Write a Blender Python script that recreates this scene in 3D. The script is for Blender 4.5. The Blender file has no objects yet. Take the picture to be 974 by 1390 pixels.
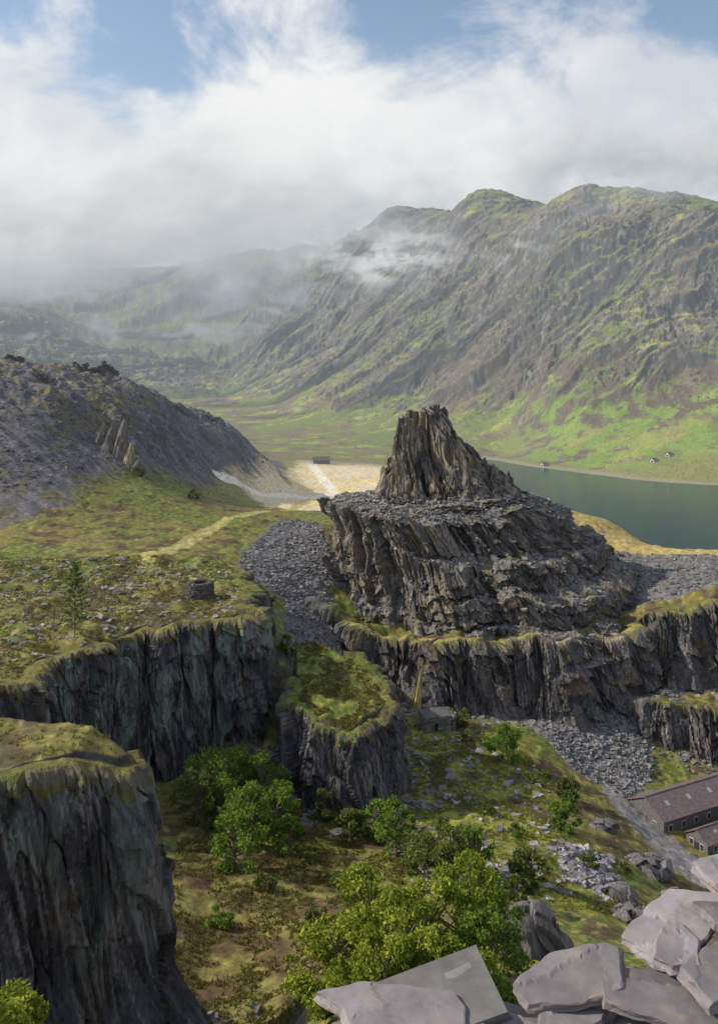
import bpy, bmesh, math, time
import numpy as np
from mathutils import Vector, Matrix
T0=time.time()
rng=np.random.default_rng(7)
CAMZ=160.0
# ------------------------------------------------------------------ noise
_p=np.random.default_rng(3).permutation(256).astype(np.int32); PERM=np.concatenate([_p,_p,_p[:2]])
GA=np.random.default_rng(5).random(256).astype(np.float32)*2*np.pi
GX=np.cos(GA).astype(np.float32); GY=np.sin(GA).astype(np.float32)
HR=np.random.default_rng(9).random(256).astype(np.float32)
HR2=np.random.default_rng(10).random(256).astype(np.float32)
def perlin(x,y,seed=0):
    x=np.asarray(x,dtype=np.float32)+seed*17.31; y=np.asarray(y,dtype=np.float32)-seed*9.77
    fx=np.floor(x); fy=np.floor(y); xf=x-fx; yf=y-fy
    xi=fx.astype(np.int32)&255; yi=fy.astype(np.int32)&255
    u=xf*xf*xf*(xf*(xf*6-15)+10); v=yf*yf*yf*(yf*(yf*6-15)+10)
    def g(ax,ay,dx,dy):
        h=PERM[PERM[ax]+ay]; return GX[h]*dx+GY[h]*dy
    x1=(xi+1)&255; y1=(yi+1)&255
    a=g(xi,yi,xf,yf); b=g(x1,yi,xf-1,yf); c=g(xi,y1,xf,yf-1); d=g(x1,y1,xf-1,yf-1)
    a=a+u*(b-a); c=c+u*(d-c)
    return (a+v*(c-a))*1.5
def fbm(x,y,o=4,seed=0,gain=.5):
    s=0;a=1.0;f=1.0
    for i in range(o):
        s=s+a*perlin(x*f,y*f,seed+i*3); a*=gain; f*=2.03
    return s
def ridged(x,y,o=3,seed=0):
    s=0;a=1.0;f=1.0
    for i in range(o):
        s=s+a*(1-2*np.abs(perlin(x*f,y*f,seed+i*3))); a*=.5; f*=2.1
    return s
def cells(x,y,seed=0,facet=False):
    x=np.asarray(x,dtype=np.float32)+seed*3.7; y=np.asarray(y,dtype=np.float32)+seed*5.1
    fx=np.floor(x).astype(np.int32); fy=np.floor(y).astype(np.int32)
    f1=np.full(x.shape,9,np.float32); f2=f1.copy(); idd=np.zeros(x.shape,np.float32); FC=np.zeros(x.shape,np.float32)
    for i in (-1,0,1):
        for j in (-1,0,1):
            h=PERM[PERM[(fx+i)&255]+((fy+j)&255)]
            dx=fx+i+HR[h]-x; dy=fy+j+HR2[h]-y
            d=dx*dx+dy*dy
            m=d<f1
            f2=np.where(m,f1,np.minimum(f2,d)); f1=np.where(m,d,f1)
            idd=np.where(m,HR[(h*7+13)&255],idd)
            if facet: FC=np.where(m,dx*(HR[(h*5+3)&255]-.5)*2.4+dy*(HR2[(h*3+5)&255]-.5)*1.6,FC)
    if facet: return idd,np.sqrt(f1),np.sqrt(f2),FC
    return idd,np.sqrt(f1),np.sqrt(f2)
def ss(a,b,x):
    t=np.clip((x-a)/(b-a),0,1); return t*t*(3-2*t)
def mix(a,b,t):
    t=np.asarray(t)[...,None]; return a*(1-t)+np.asarray(b,dtype=np.float32)*t
# ------------------------------------------------------------------ valley height table, fitted to image pixel rows at assumed depths
def XY(b,d):  # image pixel column and assumed depth -> plan metres
    return ((b-487)/1200.0*d, d)
COLS=[-250,0,150,300,360,420,540,660,800,974,1230]
TAB=[
(1.0,[158.1]*11),
(2.3,[158.0]*11),
(3.2,[157.4]*11),
(8,[150]*11),
(20,[136]*11),
(60,[108,108,106,104,104,104,105,105,105,106,106]),
(110,[70,66,64,64,68,76,80,80,72,66,66]),
(150,[56,56,56,52,52,55,58,58,56,55,55]),
(200,[48,48,48,44,43,42,42,43,38,28,25]),
(250,[40,40,40,38,37,36,34,34,28,15,14]),
(300,[82,82,82,80,70,55,34,33,20,12,10]),
(330,[82,82,82,77,70,58,32,27,28,22,20]),
(360,[82,82,81,74,70,62,51,51,51,62,66]),
(400,[84,81,78,73,70,66,56,56,58,66,66]),
(450,[96,88,78,72,70,70,62,62,60,60,52]),
(500,[112,102,82,69,67,66,68,76,68,30,15]),
(560,[132,122,90,63,60,58,62,74,30,-6,-8]),
(650,[160,148,120,54,46,44,42,30,-4,-8,-8]),
(750,[170,153,139,74,40,34,32,4,-8,-8,-8]),
(850,[150,140,126,92,58,24,18,-5,-8,-8,-8]),
(1000,[110,100,90,60,36,16,12,-6,-8,-8,2]),
(1200,[70,60,50,26,20,14,8,-5,2,30,50]),
(1400,[70,55,40,22,17,12,6,5,62,105,170]),
(1650,[90,70,45,24,20,20,32,95,215,280,330]),
(1900,[120,90,50,32,32,55,150,275,430,480,470]),
(2080,[150,110,58,40,50,90,230,385,558,510,430]),
(2400,[220,160,80,60,120,190,390,590,500,390,350]),
(2700,[300,220,110,85,190,290,585,530,420,350,300]),
(2950,[350,270,150,115,220,365,470,460,400,330,300]),
(3300,[420,340,200,190,380,520,640,560,400,330,300]),
(3650,[440,380,250,240,330,430,560,560,400,330,300]),
(4200,[480,430,430,610,650,660,640,600,450,400,350]),
(5200,[700,660,640,660,660,660,640,600,500,450,400]),
(7500,[500]*11)]
def pchip(xk,yk,x):
    h=np.diff(xk); dl=np.diff(yk)/h; m=np.zeros_like(yk)
    for i in range(1,len(xk)-1):
        if dl[i-1]*dl[i]>0:
            w1=2*h[i]+h[i-1]; w2=h[i]+2*h[i-1]; m[i]=(w1+w2)/(w1/dl[i-1]+w2/dl[i])
    m[0]=dl[0]; m[-1]=dl[-1]
    i=np.clip(np.searchsorted(xk,x)-1,0,len(xk)-2); t=(x-xk[i])/h[i]
    return ((2*t**3-3*t**2+1)*yk[i]+(t**3-2*t**2+t)*h[i]*m[i]+(-2*t**3+3*t**2)*yk[i+1]+(t**3-t**2)*h[i]*m[i+1])
ck=(np.array(COLS,float)-487)/1200; dk=np.log(np.array([r[0] for r in TAB])); TT=np.array([r[1] for r in TAB],float)
NB,ND=420,1400
bf=np.linspace(ck[0],ck[-1],NB); df=np.linspace(dk[0],dk[-1],ND)
tmp=np.stack([pchip(dk,TT[:,c],df) for c in range(len(COLS))],1)
LUT=np.stack([pchip(ck,tmp[i],bf) for i in range(ND)],0).astype(np.float32)
def lut(b,ld):
    u=np.clip((b-bf[0])/(bf[-1]-bf[0])*(NB-1),0,NB-1.001); v=np.clip((ld-df[0])/(df[-1]-df[0])*(ND-1),0,ND-1.001)
    ui=u.astype(np.int32); vi=v.astype(np.int32); u=(u-ui).astype(np.float32); v=(v-vi).astype(np.float32)
    return (LUT[vi,ui]*(1-u)+LUT[vi,ui+1]*u)*(1-v)+(LUT[vi+1,ui]*(1-u)+LUT[vi+1,ui+1]*u)*v
# ------------------------------------------------------------------ plateau outlines
def refine(pts,closed,step,amp,seed):
    out=[];n=len(pts)
    for i in range(n if closed else n-1):
        a=np.array(pts[i],float); b=np.array(pts[(i+1)%n],float); L=np.linalg.norm(b-a)
        k=max(1,int(L/step)); nn=np.array([-(b-a)[1],(b-a)[0]])/max(L,1e-6)
        for j in range(k):
            t=j/k; p=a+(b-a)*t
            off=amp*float(fbm(np.array([p[0]/14]),np.array([p[1]/14]),3,seed)[0])
            out.append(p+nn*off*(0.3+0.7*math.sin(math.pi*t)))
    if not closed: out.append(np.array(pts[-1],float))
    return np.array(out)
def sdf(poly,x,y):  # positive inside
    d=np.full(x.shape,1e9,np.float32); ins=np.zeros(x.shape,bool); n=len(poly)
    for i in range(n):
        ax,ay=poly[i]; bx,by=poly[(i+1)%n]; ex=bx-ax; ey=by-ay; L=ex*ex+ey*ey+1e-9
        t=np.clip(((x-ax)*ex+(y-ay)*ey)/L,0,1)
        d=np.minimum(d,(x-ax-t*ex)**2+(y-ay-t*ey)**2)
        c=((ay>y)!=(by>y)); ins^= c&(x<(bx-ax)*(y-ay)/(by-ay+1e-12)+ax)
    return np.where(ins,1,-1)*np.sqrt(d)
def inpoly(poly,x,y,pad=3.0):
    poly=np.array(poly); out=np.zeros(x.shape,np.float32)
    m=(x>poly[:,0].min()-pad)&(x<poly[:,0].max()+pad)&(y>poly[:,1].min()-pad)&(y<poly[:,1].max()+pad)
    if m.any(): out[m]=ss(-pad,pad,sdf(poly,x[m],y[m]))
    return out
A_front=[(-120,112),(-75,115),(-50,119),(-41,123),(-34,128),(-32,132),(-34,135.5)]
A_back=[(-45,139),(-58,141),(-90,146),(-120,150)]
B_front=[(-190,198),(-110,203),(-87,211),(-81,224),(-73,237),(-66,249),(-51,256),(-40,263),(-31,264),(-28,270),(-33,282),(-37,300),(-42,318)]
B_back=[(-60,345),(-190,345)]
C_front=[(-21,266),(-18,254),(-13,245),(-5,243),(2,246),(7,252),(10,257),(9,264),(3,272),(-5,279)]
C_back=[(-14,286),(-22,282)]
D_front=[(-20,356),(-10,347),(0,340),(14,336),(27,330),(40,334),(52,331),(66,335),(80,334),(92,339),(108,341),(118,348),(140,348),(170,353),(230,355)]
D_back=[(230,380),(100,380),(-20,376)]
E_front=[(101,334),(105,326),(113,322),(122,320),(140,321),(175,323),(230,324)]
E_back=[(230,352),(118,350),(106,342)]
def mk(fr,bk,step,amp,seed):
    f=refine(fr,False,step,amp,seed); return f,np.vstack([f,np.array(bk,float)])
Af,Ap=mk(A_front,A_back,2.5,2.5,1); Bf,Bp=mk(B_front,B_back,3,8,2); Cf,Cp=mk(C_front,C_back,2.5,4,3)
Df,Dp=mk(D_front,D_back,4,6,4); Ef,Ep=mk(E_front,E_back,3,6,5)
def zA(x,y): return 101.5-np.clip((x+38)*0.55,-1.5,6)+.5*fbm(x/7,y/7,2,91)
def zB(x,y): return 81.0+ 0.02*(y-250)-ss(-40,-24,x)*1.5+1.3*fbm(x/16,y/16,3,92)
def zC(x,y): return 54.5+ (y-240)*0.30-np.clip(x,-30,20)*0.05+.9*fbm(x/8,y/8,3,93)
def zD(x,y): return lut(x/y,np.log(np.maximum(y,364)))+3.0*fbm(x/18,y/18,3,94)
def zE(x,y): return 32+1.5*fbm(x/12,y/12,3,95)
PL=[(Ap,zA),(Bp,zB),(Cp,zC),(Dp,zD),(Ep,zE)]
def base_h(x,y):
    x=np.asarray(x,np.float32); y=np.asarray(y,np.float32)
    return lut(x/y,np.log(np.maximum(y,1)))
def height(x,y):
    x=np.asarray(x,np.float32); y=np.asarray(y,np.float32)
    z=base_h(x,y); plat=np.zeros_like(z)
    for P,f in PL:
        m=(x>P[:,0].min()-4)&(x<P[:,0].max()+4)&(y>P[:,1].min()-4)&(y<P[:,1].max()+4)
        if m.any():
            xm=x[m]; ym=y[m]; s=ss(-0.5,1.5,sdf(P,xm,ym)-0.6); zm=z[m]
            z[m]=zm+(np.maximum(f(xm,ym),zm if f is zD else -1e3)-zm)*s
            if f in (zA,zC): plat[m]=np.maximum(plat[m],s)
    w=ss(20,140,y)*ss(-2,6,z)*ss(1700,900,y)*(1-.8*plat)
    z=z+w*(1.4*fbm(x/32,y/32,4,11)+0.35*fbm(x/5,y/5,3,12))
    hill=ss(540,620,y)*ss(1100,950,y)*ss(55,90,z)*ss(0.0,-0.1,x/y)
    z=z+hill*(5*ridged((x*.7+y*.7)/50,(x*.7-y*.7)/160,3,31)-3+3.5*fbm(x/25,y/25,4,32)+1.0*fbm(x/6,y/6,3,33))
    a=ss(1180,1600,y)*ss(6,110,z)
    wx=x+60*fbm(x/260,y/260,3,41); wy=y+60*fbm(x/260,y/260,3,44)
    s=-.86*wx-.5*wy; t=-.5*wx+.86*wy
    far=(0.6+0.4*ss(1800,2600,y))
    fs=1-.6*ss(2900,3300,y)
    crest=1-.5*ss(400,520,z); crest2=1-.75*ss(330,500,z)*ss(2500,2300,y)
    z=z+a*far*(crest2*(34*(1-2.2*np.abs(perlin(t/210,s/1000,21)))-12)+fs*crest*(18*ridged(t/80,s/420,4,22)+12*fbm(x/140,y/140,4,23)+7*fbm(x/30,y/30,5,24,.58))-6)
    cr=a*crest*ss(-.05,.45,fbm(x/120,y/120,4,25))*ss(3000,2500,y); st=z/17+1.5*fbm(x/70,y/70,5,26,.6); fr=st-np.floor(st)
    z=z+cr*12*(ss(.3,.7,fr)-fr)
    return z
# ------------------------------------------------------------------ mesh helpers
def new_mesh(name,V,F,col=None,mats=(),smooth=False,matidx=None,parent=None):
    me=bpy.data.meshes.new(name); V=np.ascontiguousarray(V,np.float32).reshape(-1,3); F=np.asarray(F,np.int32); k=F.shape[1]
    me.vertices.add(len(V)); me.vertices.foreach_set('co',V.ravel())
    me.loops.add(F.size); me.loops.foreach_set('vertex_index',F.ravel())
    me.polygons.add(len(F)); me.polygons.foreach_set('loop_start',np.arange(0,F.size,k,dtype=np.int32))
    me.polygons.foreach_set('use_smooth',np.full(len(F),smooth))
    if matidx is not None: me.polygons.foreach_set('material_index',np.asarray(matidx,np.int32))
    me.update(calc_edges=True)
    if col is not None:
        col=np.asarray(col,np.float32); a=me.color_attributes.new('Col','FLOAT_COLOR','POINT'); c=np.ones((len(V),4),np.float32); k_=col.shape[-1]; c[:,:k_]=col.reshape(-1,k_); a.data.foreach_set('color',c.ravel())
    for m in mats: me.materials.append(m)
    ob=bpy.data.objects.new(name,me); bpy.context.scene.collection.objects.link(ob)
    if parent: ob.parent=parent
    return ob
def gridfaces(nv,nu,flip=False):
    i=np.arange((nv-1)*(nu-1)); r=i//(nu-1); c=i%(nu-1); a=r*nu+c
    F=np.stack([a,a+1,a+nu+1,a+nu],1)
    return F[:,::-1] if flip else F
def gnormals(P):
    du=np.gradient(P,axis=1); dv=np.gradient(P,axis=0); n=np.cross(du,dv); n/=np.linalg.norm(n,axis=2,keepdims=True)+1e-9
    return n
# ------------------------------------------------------------------ materials
def nodes(m): 
    m.use_nodes=True; nt=m.node_tree; nt.nodes.clear(); return nt,nt.nodes,nt.links
def rockmat(name,nscale=.35,zs=1.0,bump=.5,bdist=.6,vor=0.0,contrast=(.55,1.45)):
    m=bpy.data.materials.new(name); nt,N,L=nodes(m)
    out=N.new('ShaderNodeOutputMaterial'); b=N.new('ShaderNodeBsdfPrincipled'); L.new(b.outputs[0],out.inputs[0])
    b.inputs['Roughness'].default_value=.85; b.inputs['Specular IOR Level'].default_value=.25
    geo=N.new('ShaderNodeNewGeometry'); mp=N.new('ShaderNodeMapping'); mp.inputs['Scale'].default_value=(1,1,zs); L.new(geo.outputs['Position'],mp.inputs[0])
    n=N.new('ShaderNodeTexNoise'); n.inputs['Scale'].default_value=nscale; n.inputs['Detail'].default_value=5; n.inputs['Roughness'].default_value=.7; L.new(mp.outputs[0],n.inputs['Vector'])
    at=N.new('ShaderNodeAttribute'); at.attribute_name='Col'
    mr=N.new('ShaderNodeMapRange'); mr.inputs[1].default_value=.3; mr.inputs[2].default_value=.7; mr.inputs[3].default_value=contrast[0]; mr.inputs[4].default_value=contrast[1]; L.new(n.outputs[0],mr.inputs[0])
    mx=N.new('ShaderNodeVectorMath'); mx.operation='SCALE'; L.new(at.outputs['Color'],mx.inputs[0]); L.new(mr.outputs[0],mx.inputs['Scale'])
    last=mx.outputs[0]; hgt=n.outputs[0]
    if vor>0:
        v=N.new('ShaderNodeTexVoronoi'); v.inputs['Scale'].default_value=vor; L.new(mp.outputs[0],v.inputs['Vector'])
        m2=N.new('ShaderNodeMapRange'); m2.inputs[3].default_value=.7; m2.inputs[4].default_value=1.35; 
        sp=N.new('ShaderNodeSeparateColor'); L.new(v.outputs['Color'],sp.inputs[0]); L.new(sp.outputs[0],m2.inputs[0])
        m3=N.new('ShaderNodeVectorMath'); m3.operation='SCALE'; L.new(last,m3.inputs[0]); L.new(m2.outputs[0],m3.inputs['Scale']); last=m3.outputs[0]
        ad=N.new('ShaderNodeMath'); ad.operation='MULTIPLY_ADD'; L.new(sp.outputs[1],ad.inputs[0]); ad.inputs[1].default_value=.5; L.new(n.outputs[0],ad.inputs[2]); hgt=ad.outputs[0]
    L.new(last,b.inputs['Base Color'])
    bp=N.new('ShaderNodeBump'); bp.inputs['Strength'].default_value=bump; bp.inputs['Distance'].default_value=bdist; L.new(hgt,bp.inputs['Height']); L.new(bp.outputs[0],b.inputs['Normal'])
    return m
M_ground=rockmat('ground_cover',.5,1,.6,1.0)
M_cliff=rockmat('slate_cliff',1.4,.12,1.0,.8,contrast=(.5,1.5))
M_scree=rockmat('slate_scree',1.2,1,.7,.4)
M_slab=rockmat('slate_slab_stone',9,3,.3,.008,contrast=(.75,1.25))
M_wall=rockmat('dry_stone',1.6,2.2,.9,.4,vor=1.4)
def leafmat(name,tr=.35):
    m=bpy.data.materials.new(name); nt,N,L=nodes(m)
    out=N.new('ShaderNodeOutputMaterial'); d=N.new('ShaderNodeBsdfDiffuse'); t=N.new('ShaderNodeBsdfTranslucent'); mxs=N.new('ShaderNodeMixShader'); mxs.inputs[0].default_value=tr
    at=N.new('ShaderNodeAttribute'); at.attribute_name='Col'; L.new(at.outputs['Color'],d.inputs[0]); L.new(at.outputs['Color'],t.inputs[0])
    L.new(d.outputs[0],mxs.inputs[1]); L.new(t.outputs[0],mxs.inputs[2]); L.new(mxs.outputs[0],out.inputs[0]); return m
M_leaf=leafmat('leaves'); M_grass=leafmat('grass_blades',.25)
def flat(name,c,rough=.8,nz=0,scale=3,metal=0):
    m=bpy.data.materials.new(name); nt,N,L=nodes(m)
    out=N.new('ShaderNodeOutputMaterial'); b=N.new('ShaderNodeBsdfPrincipled'); L.new(b.outputs[0],out.inputs[0]); b.inputs['Roughness'].default_value=rough; b.inputs['Metallic'].default_value=metal
    geo=N.new('ShaderNodeNewGeometry'); n=N.new('ShaderNodeTexNoise'); n.inputs['Scale'].default_value=scale; n.inputs['Detail'].default_value=6; L.new(geo.outputs['Position'],n.inputs['Vector'])
    cr=N.new('ShaderNodeValToRGB'); cr.color_ramp.elements[0].position=.3; cr.color_ramp.elements[1].position=.7
    cr.color_ramp.elements[0].color=(*[v*(1-nz) for v in c],1); cr.color_ramp.elements[1].color=(*[v*(1+nz) for v in c],1)
    L.new(n.outputs[0],cr.inputs[0]); L.new(cr.outputs[0],b.inputs['Base Color']); return m
# ------------------------------------------------------------------ TERRAIN
rows=np.concatenate([np.linspace(math.log(1.2),math.log(105),100,endpoint=False),np.linspace(math.log(105),math.log(620),760,endpoint=False),np.linspace(math.log(620),math.log(2900),820,endpoint=False),np.linspace(math.log(2900),math.log(7400),110)])
bear=np.linspace(-.6,.6,980)
BB,LD=np.meshgrid(bear,rows); Y=np.exp(LD); X=BB*Y
X=X.astype(np.float32); Y=Y.astype(np.float32)
Z=height(X,Y); P=np.stack([X,Y,Z],2).astype(np.float32)
Nn=gnormals(P); nz=np.abs(Nn[...,2])
def px(*l): return [XY(b,d) for b,d in l]
def paint(x,y,z,nz):
    sh=x.shape; n1=fbm(x/55,y/55,4,51); n2=fbm(x/11,y/11,4,52); n3=fbm(x/2.5,y/2.5,3,53)
    C=np.zeros(sh+(3,),np.float32); C[:]=(.17,.15,.045)
    C=mix(C,(.11,.145,.03),ss(-.2,.3,n1+.5*n2)); C=mix(C,(.085,.06,.035),ss(.05,.45,n2-.3*n1)*.9); C=mix(C,(.28,.23,.075),ss(.25,.7,n3+.4*n1)*.45)
    wx=x+4*n2; wy=y+6*fbm(x/15,y/15,3,54)
    C=mix(C,(.10,.065,.032),inpoly(px((300,255),(400,250),(480,225),(500,170),(430,130),(200,130)),wx,wy,8)*ss(-.4,.35,n2)*.85)
    C=mix(C,(.20,.22,.038),inpoly(px((550,300),(660,305),(720,285),(770,240),(830,190),(600,180),(520,215),(560,255)),wx,wy,8)*ss(.45,-.25,n2)*.85)
    sc=(.145,.142,.155)
    S=[px((325,370),(350,430),(385,490),(425,490),(445,420),(446,350),(460,300),(430,285),(395,300),(385,345),(330,350)),
       px((690,335),(880,340),(885,306),(850,280),(770,292),(725,312)),
       px((700,370),(760,560),(1000,460),(1230,440),(1230,364),(900,358))]
    for s in S: C=mix(C,sc,inpoly(s,wx,wy,4)*(.85+.15*n3))
    slag=inpoly(px((-300,370),(-20,395),(70,440),(120,510),(170,560),(225,600),(300,690),(352,800),(392,960),(385,1150),(-300,1250)),x+10*n2,y+14*n1,8)
    slagc=mix(np.zeros(sh+(3,),np.float32)+np.array((.075,.073,.088),np.float32),(.135,.13,.15),ss(-.4,.5,fbm((x+y)/9,(x-y)/40,4,60)))
    slagc=mix(slagc,(.11,.10,.048),ss(.2,.55,n1+.6*n2)*.7)
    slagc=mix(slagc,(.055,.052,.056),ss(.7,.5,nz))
    C=C*(1-slag[...,None])+slagc*slag[...,None]
    C=mix(C,(.24,.20,.08),slag*ss(105,145,z)*ss(.0,.3,n2)*.6)
    rim=px((690,580),(780,535),(880,490),(974,462),(1230,440),(1230,400),(974,405),(880,432),(780,482),(700,530))
    C=mix(C,(.42,.32,.11),inpoly(rim,wx,wy,4)*.9*ss(-.6,.1,n2+.4))
    tan=inpoly(px((310,720),(420,640),(500,690),(560,800),(580,1000),(520,1250),(430,1500),(370,1500),(405,1180),(370,900),(350,800)),x+8*n2,y+14*n1,9)
    C=mix(C,(.70,.58,.40),tan*.9); C=mix(C,(.64,.50,.17),tan*ss(.05,.35,n1+.3*n2)*.75)
    C=mix(C,(.26,.26,.09),ss(620,700,y)*ss(1350,1150,y)*(1-tan)*(1-slag)*.6)
    def track(pts,w,c,k=.9):
        nonlocal C
        pts=np.array(pts); m=(x>pts[:,0].min()-10)&(x<pts[:,0].max()+10)&(y>pts[:,1].min()-10)&(y<pts[:,1].max()+10)
        if not m.any(): return
        xm=x[m];ym=y[m]; d=np.full(xm.shape,1e9,np.float32)
        for i in range(len(pts)-1):
            ax,ay=pts[i];bx,by=pts[i+1];ex=bx-ax;ey=by-ay;t=np.clip(((xm-ax)*ex+(ym-ay)*ey)/(ex*ex+ey*ey),0,1)
            d=np.minimum(d,np.hypot(xm-ax-t*ex,ym-ay-t*ey))
        C[m]=mix(C[m],c,ss(w*1.25,w*.8,d+.5*n2[m])*k)
    track(px((200,326),(212,345),(232,375),(262,410),(300,460),(345,540),(390,640),(425,800)),3.6,(.36,.32,.12))
    track(px((300,700),(350,740),(420,800),(455,900),(430,1100),(405,1400)),6,(.76,.70,.60))
    track(px((470,341),(540,336),(600,332),(700,334),(800,339),(880,345)),1.4,(.32,.28,.10))
    track(px((690,328),(760,330),(830,336),(900,334),(1000,335),(1230,335)),2.2,(.36,.30,.20))
    track(px((1150,235),(960,240),(880,262),(850,278),(1000,300)),7,(.22,.21,.22))
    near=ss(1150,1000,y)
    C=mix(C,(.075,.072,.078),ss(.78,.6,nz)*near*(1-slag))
    # ---- mountain
    mt=ss(1130,1230,y)*ss(.5,5,z)
    if mt.max()>0:
        g=fbm(x/190,y/190,5,71); g2=fbm(x/45,y/45,5,72,.62); s=-.86*x-.5*y; t=-.5*x+.86*y; g3=fbm((t+20*g2)/30,s/240,5,73,.6); g4=fbm(x/12,y/12,4,74,.6)
        m=np.zeros(sh+(3,),np.float32); m[:]=(.16,.19,.05)
        m=mix(m,(.34,.34,.08),ss(.0,.35,g3+.35*g)*.85)
        m=mix(m,(.18,.135,.08),ss(-.12,.2,g+.45*g2+.3*g3)*.88)
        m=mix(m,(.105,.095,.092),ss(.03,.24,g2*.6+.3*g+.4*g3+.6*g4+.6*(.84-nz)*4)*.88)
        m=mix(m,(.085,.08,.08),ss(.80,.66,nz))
        m=mix(m,(.30,.27,.23),ss(.35,.5,g4*.8+.5*g3)*ss(.97,.8,nz)*.5)
        fld=ss(95,70,z+8*g2)*ss(.12,.25,x/y)
        m=mix(m,(.18,.27,.05),fld*ss(.35,-.1,g2)); m=mix(m,(.30,.30,.085),fld*ss(.1,.5,g3)*.7)
        ban=ss(45,85,z+25*g)*ss(200,130,z)*ss(0,.15,x/y); m=mix(m,(.125,.10,.075),ban*ss(-.3,.2,g2+.4*g3)*.9)
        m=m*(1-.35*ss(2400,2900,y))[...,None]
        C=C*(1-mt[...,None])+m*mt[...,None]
    C=mix(C,(.28,.25,.19),ss(3.0,1.0,z)*ss(-1,.3,z)*ss(500,560,y)*.8)
    return np.clip(C*(1+.25*n3[...,None]),.01,.8)
C=paint(X,Y,Z,nz)
terrain=new_mesh('quarry_terrain',P,gridfaces(*X.shape),C,[M_ground],True)
print('terrain',time.time()-T0)
new_mesh('ground',[(-40000,-40000,-12),(40000,-40000,-12),(40000,60000,-12),(-40000,60000,-12)],[[0,1,2,3]],np.full((4,3),.08),[M_ground])
# ------------------------------------------------------------------ CLIFFS
def rockcol(s,z,seed,green=0.0,warm=.4,base=(.062,.056,.056)):
    sh=s.shape; C=np.zeros(sh+(3,),np.float32); C[:]=base
    i1,_,_=cells((s+.2*z)/2.6,z/16,seed); i2,f1,f2=cells((s+.16*z)/.9,z/8,seed+2)
    st=fbm((s+.14*z)/.7,z/18,5,seed+5,.65); bl=fbm(s/9,z/13,4,seed+6)
    C=C*(.55+.9*i1[...,None])*(.7+.6*i2[...,None])*(1-.35*ss(.06,0,f2-f1)[...,None])
    C=mix(C,(.25,.24,.25),ss(.2,.75,st+.6*bl)*.7)
    C=mix(C,(.24,.17,.08),ss(.25,.6,fbm(s/5,z/8,4,seed+8))*warm)
    if green>0: C=mix(C,(.22,.29,.26),ss(.0,.45,fbm(s/4,z/18,4,seed+9))*green)
    return C
def disp(s,z,seed,big=1.0,ledge=.5):
    sw=s+.5*perlin(s/15,z/12,seed+30); 
    i0,_,_,F0=cells((sw+.10*z)/10,z/38,seed+20,True); i1,a1,b1,F1=cells((sw+.16*z)/3.4,z/15,seed+21,True); i2,a2,b2,F2=cells((sw+.10*z)/1.1,z/5,seed+22,True)
    d=big*(3.6*i0+2.0*i1+.75*i2+3.0*F0+1.9*F1+.8*F2)+.3*fbm(s/11,z/24,3,seed+23)+.15*fbm(s/.6,z/2.5,3,seed+27)
    d-= .35*ss(.06,0,b1-a1)
    st=z/8+1.0*perlin(s/12,z/30,seed+24)+1.2*i1; fr=st-np.floor(st)
    d+= (1.2+2.5*ledge)*(1-fr)*ss(0.1-ledge*.6,.4-.3*ledge,perlin(s/14,z/20,seed+25))
    return d
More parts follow.
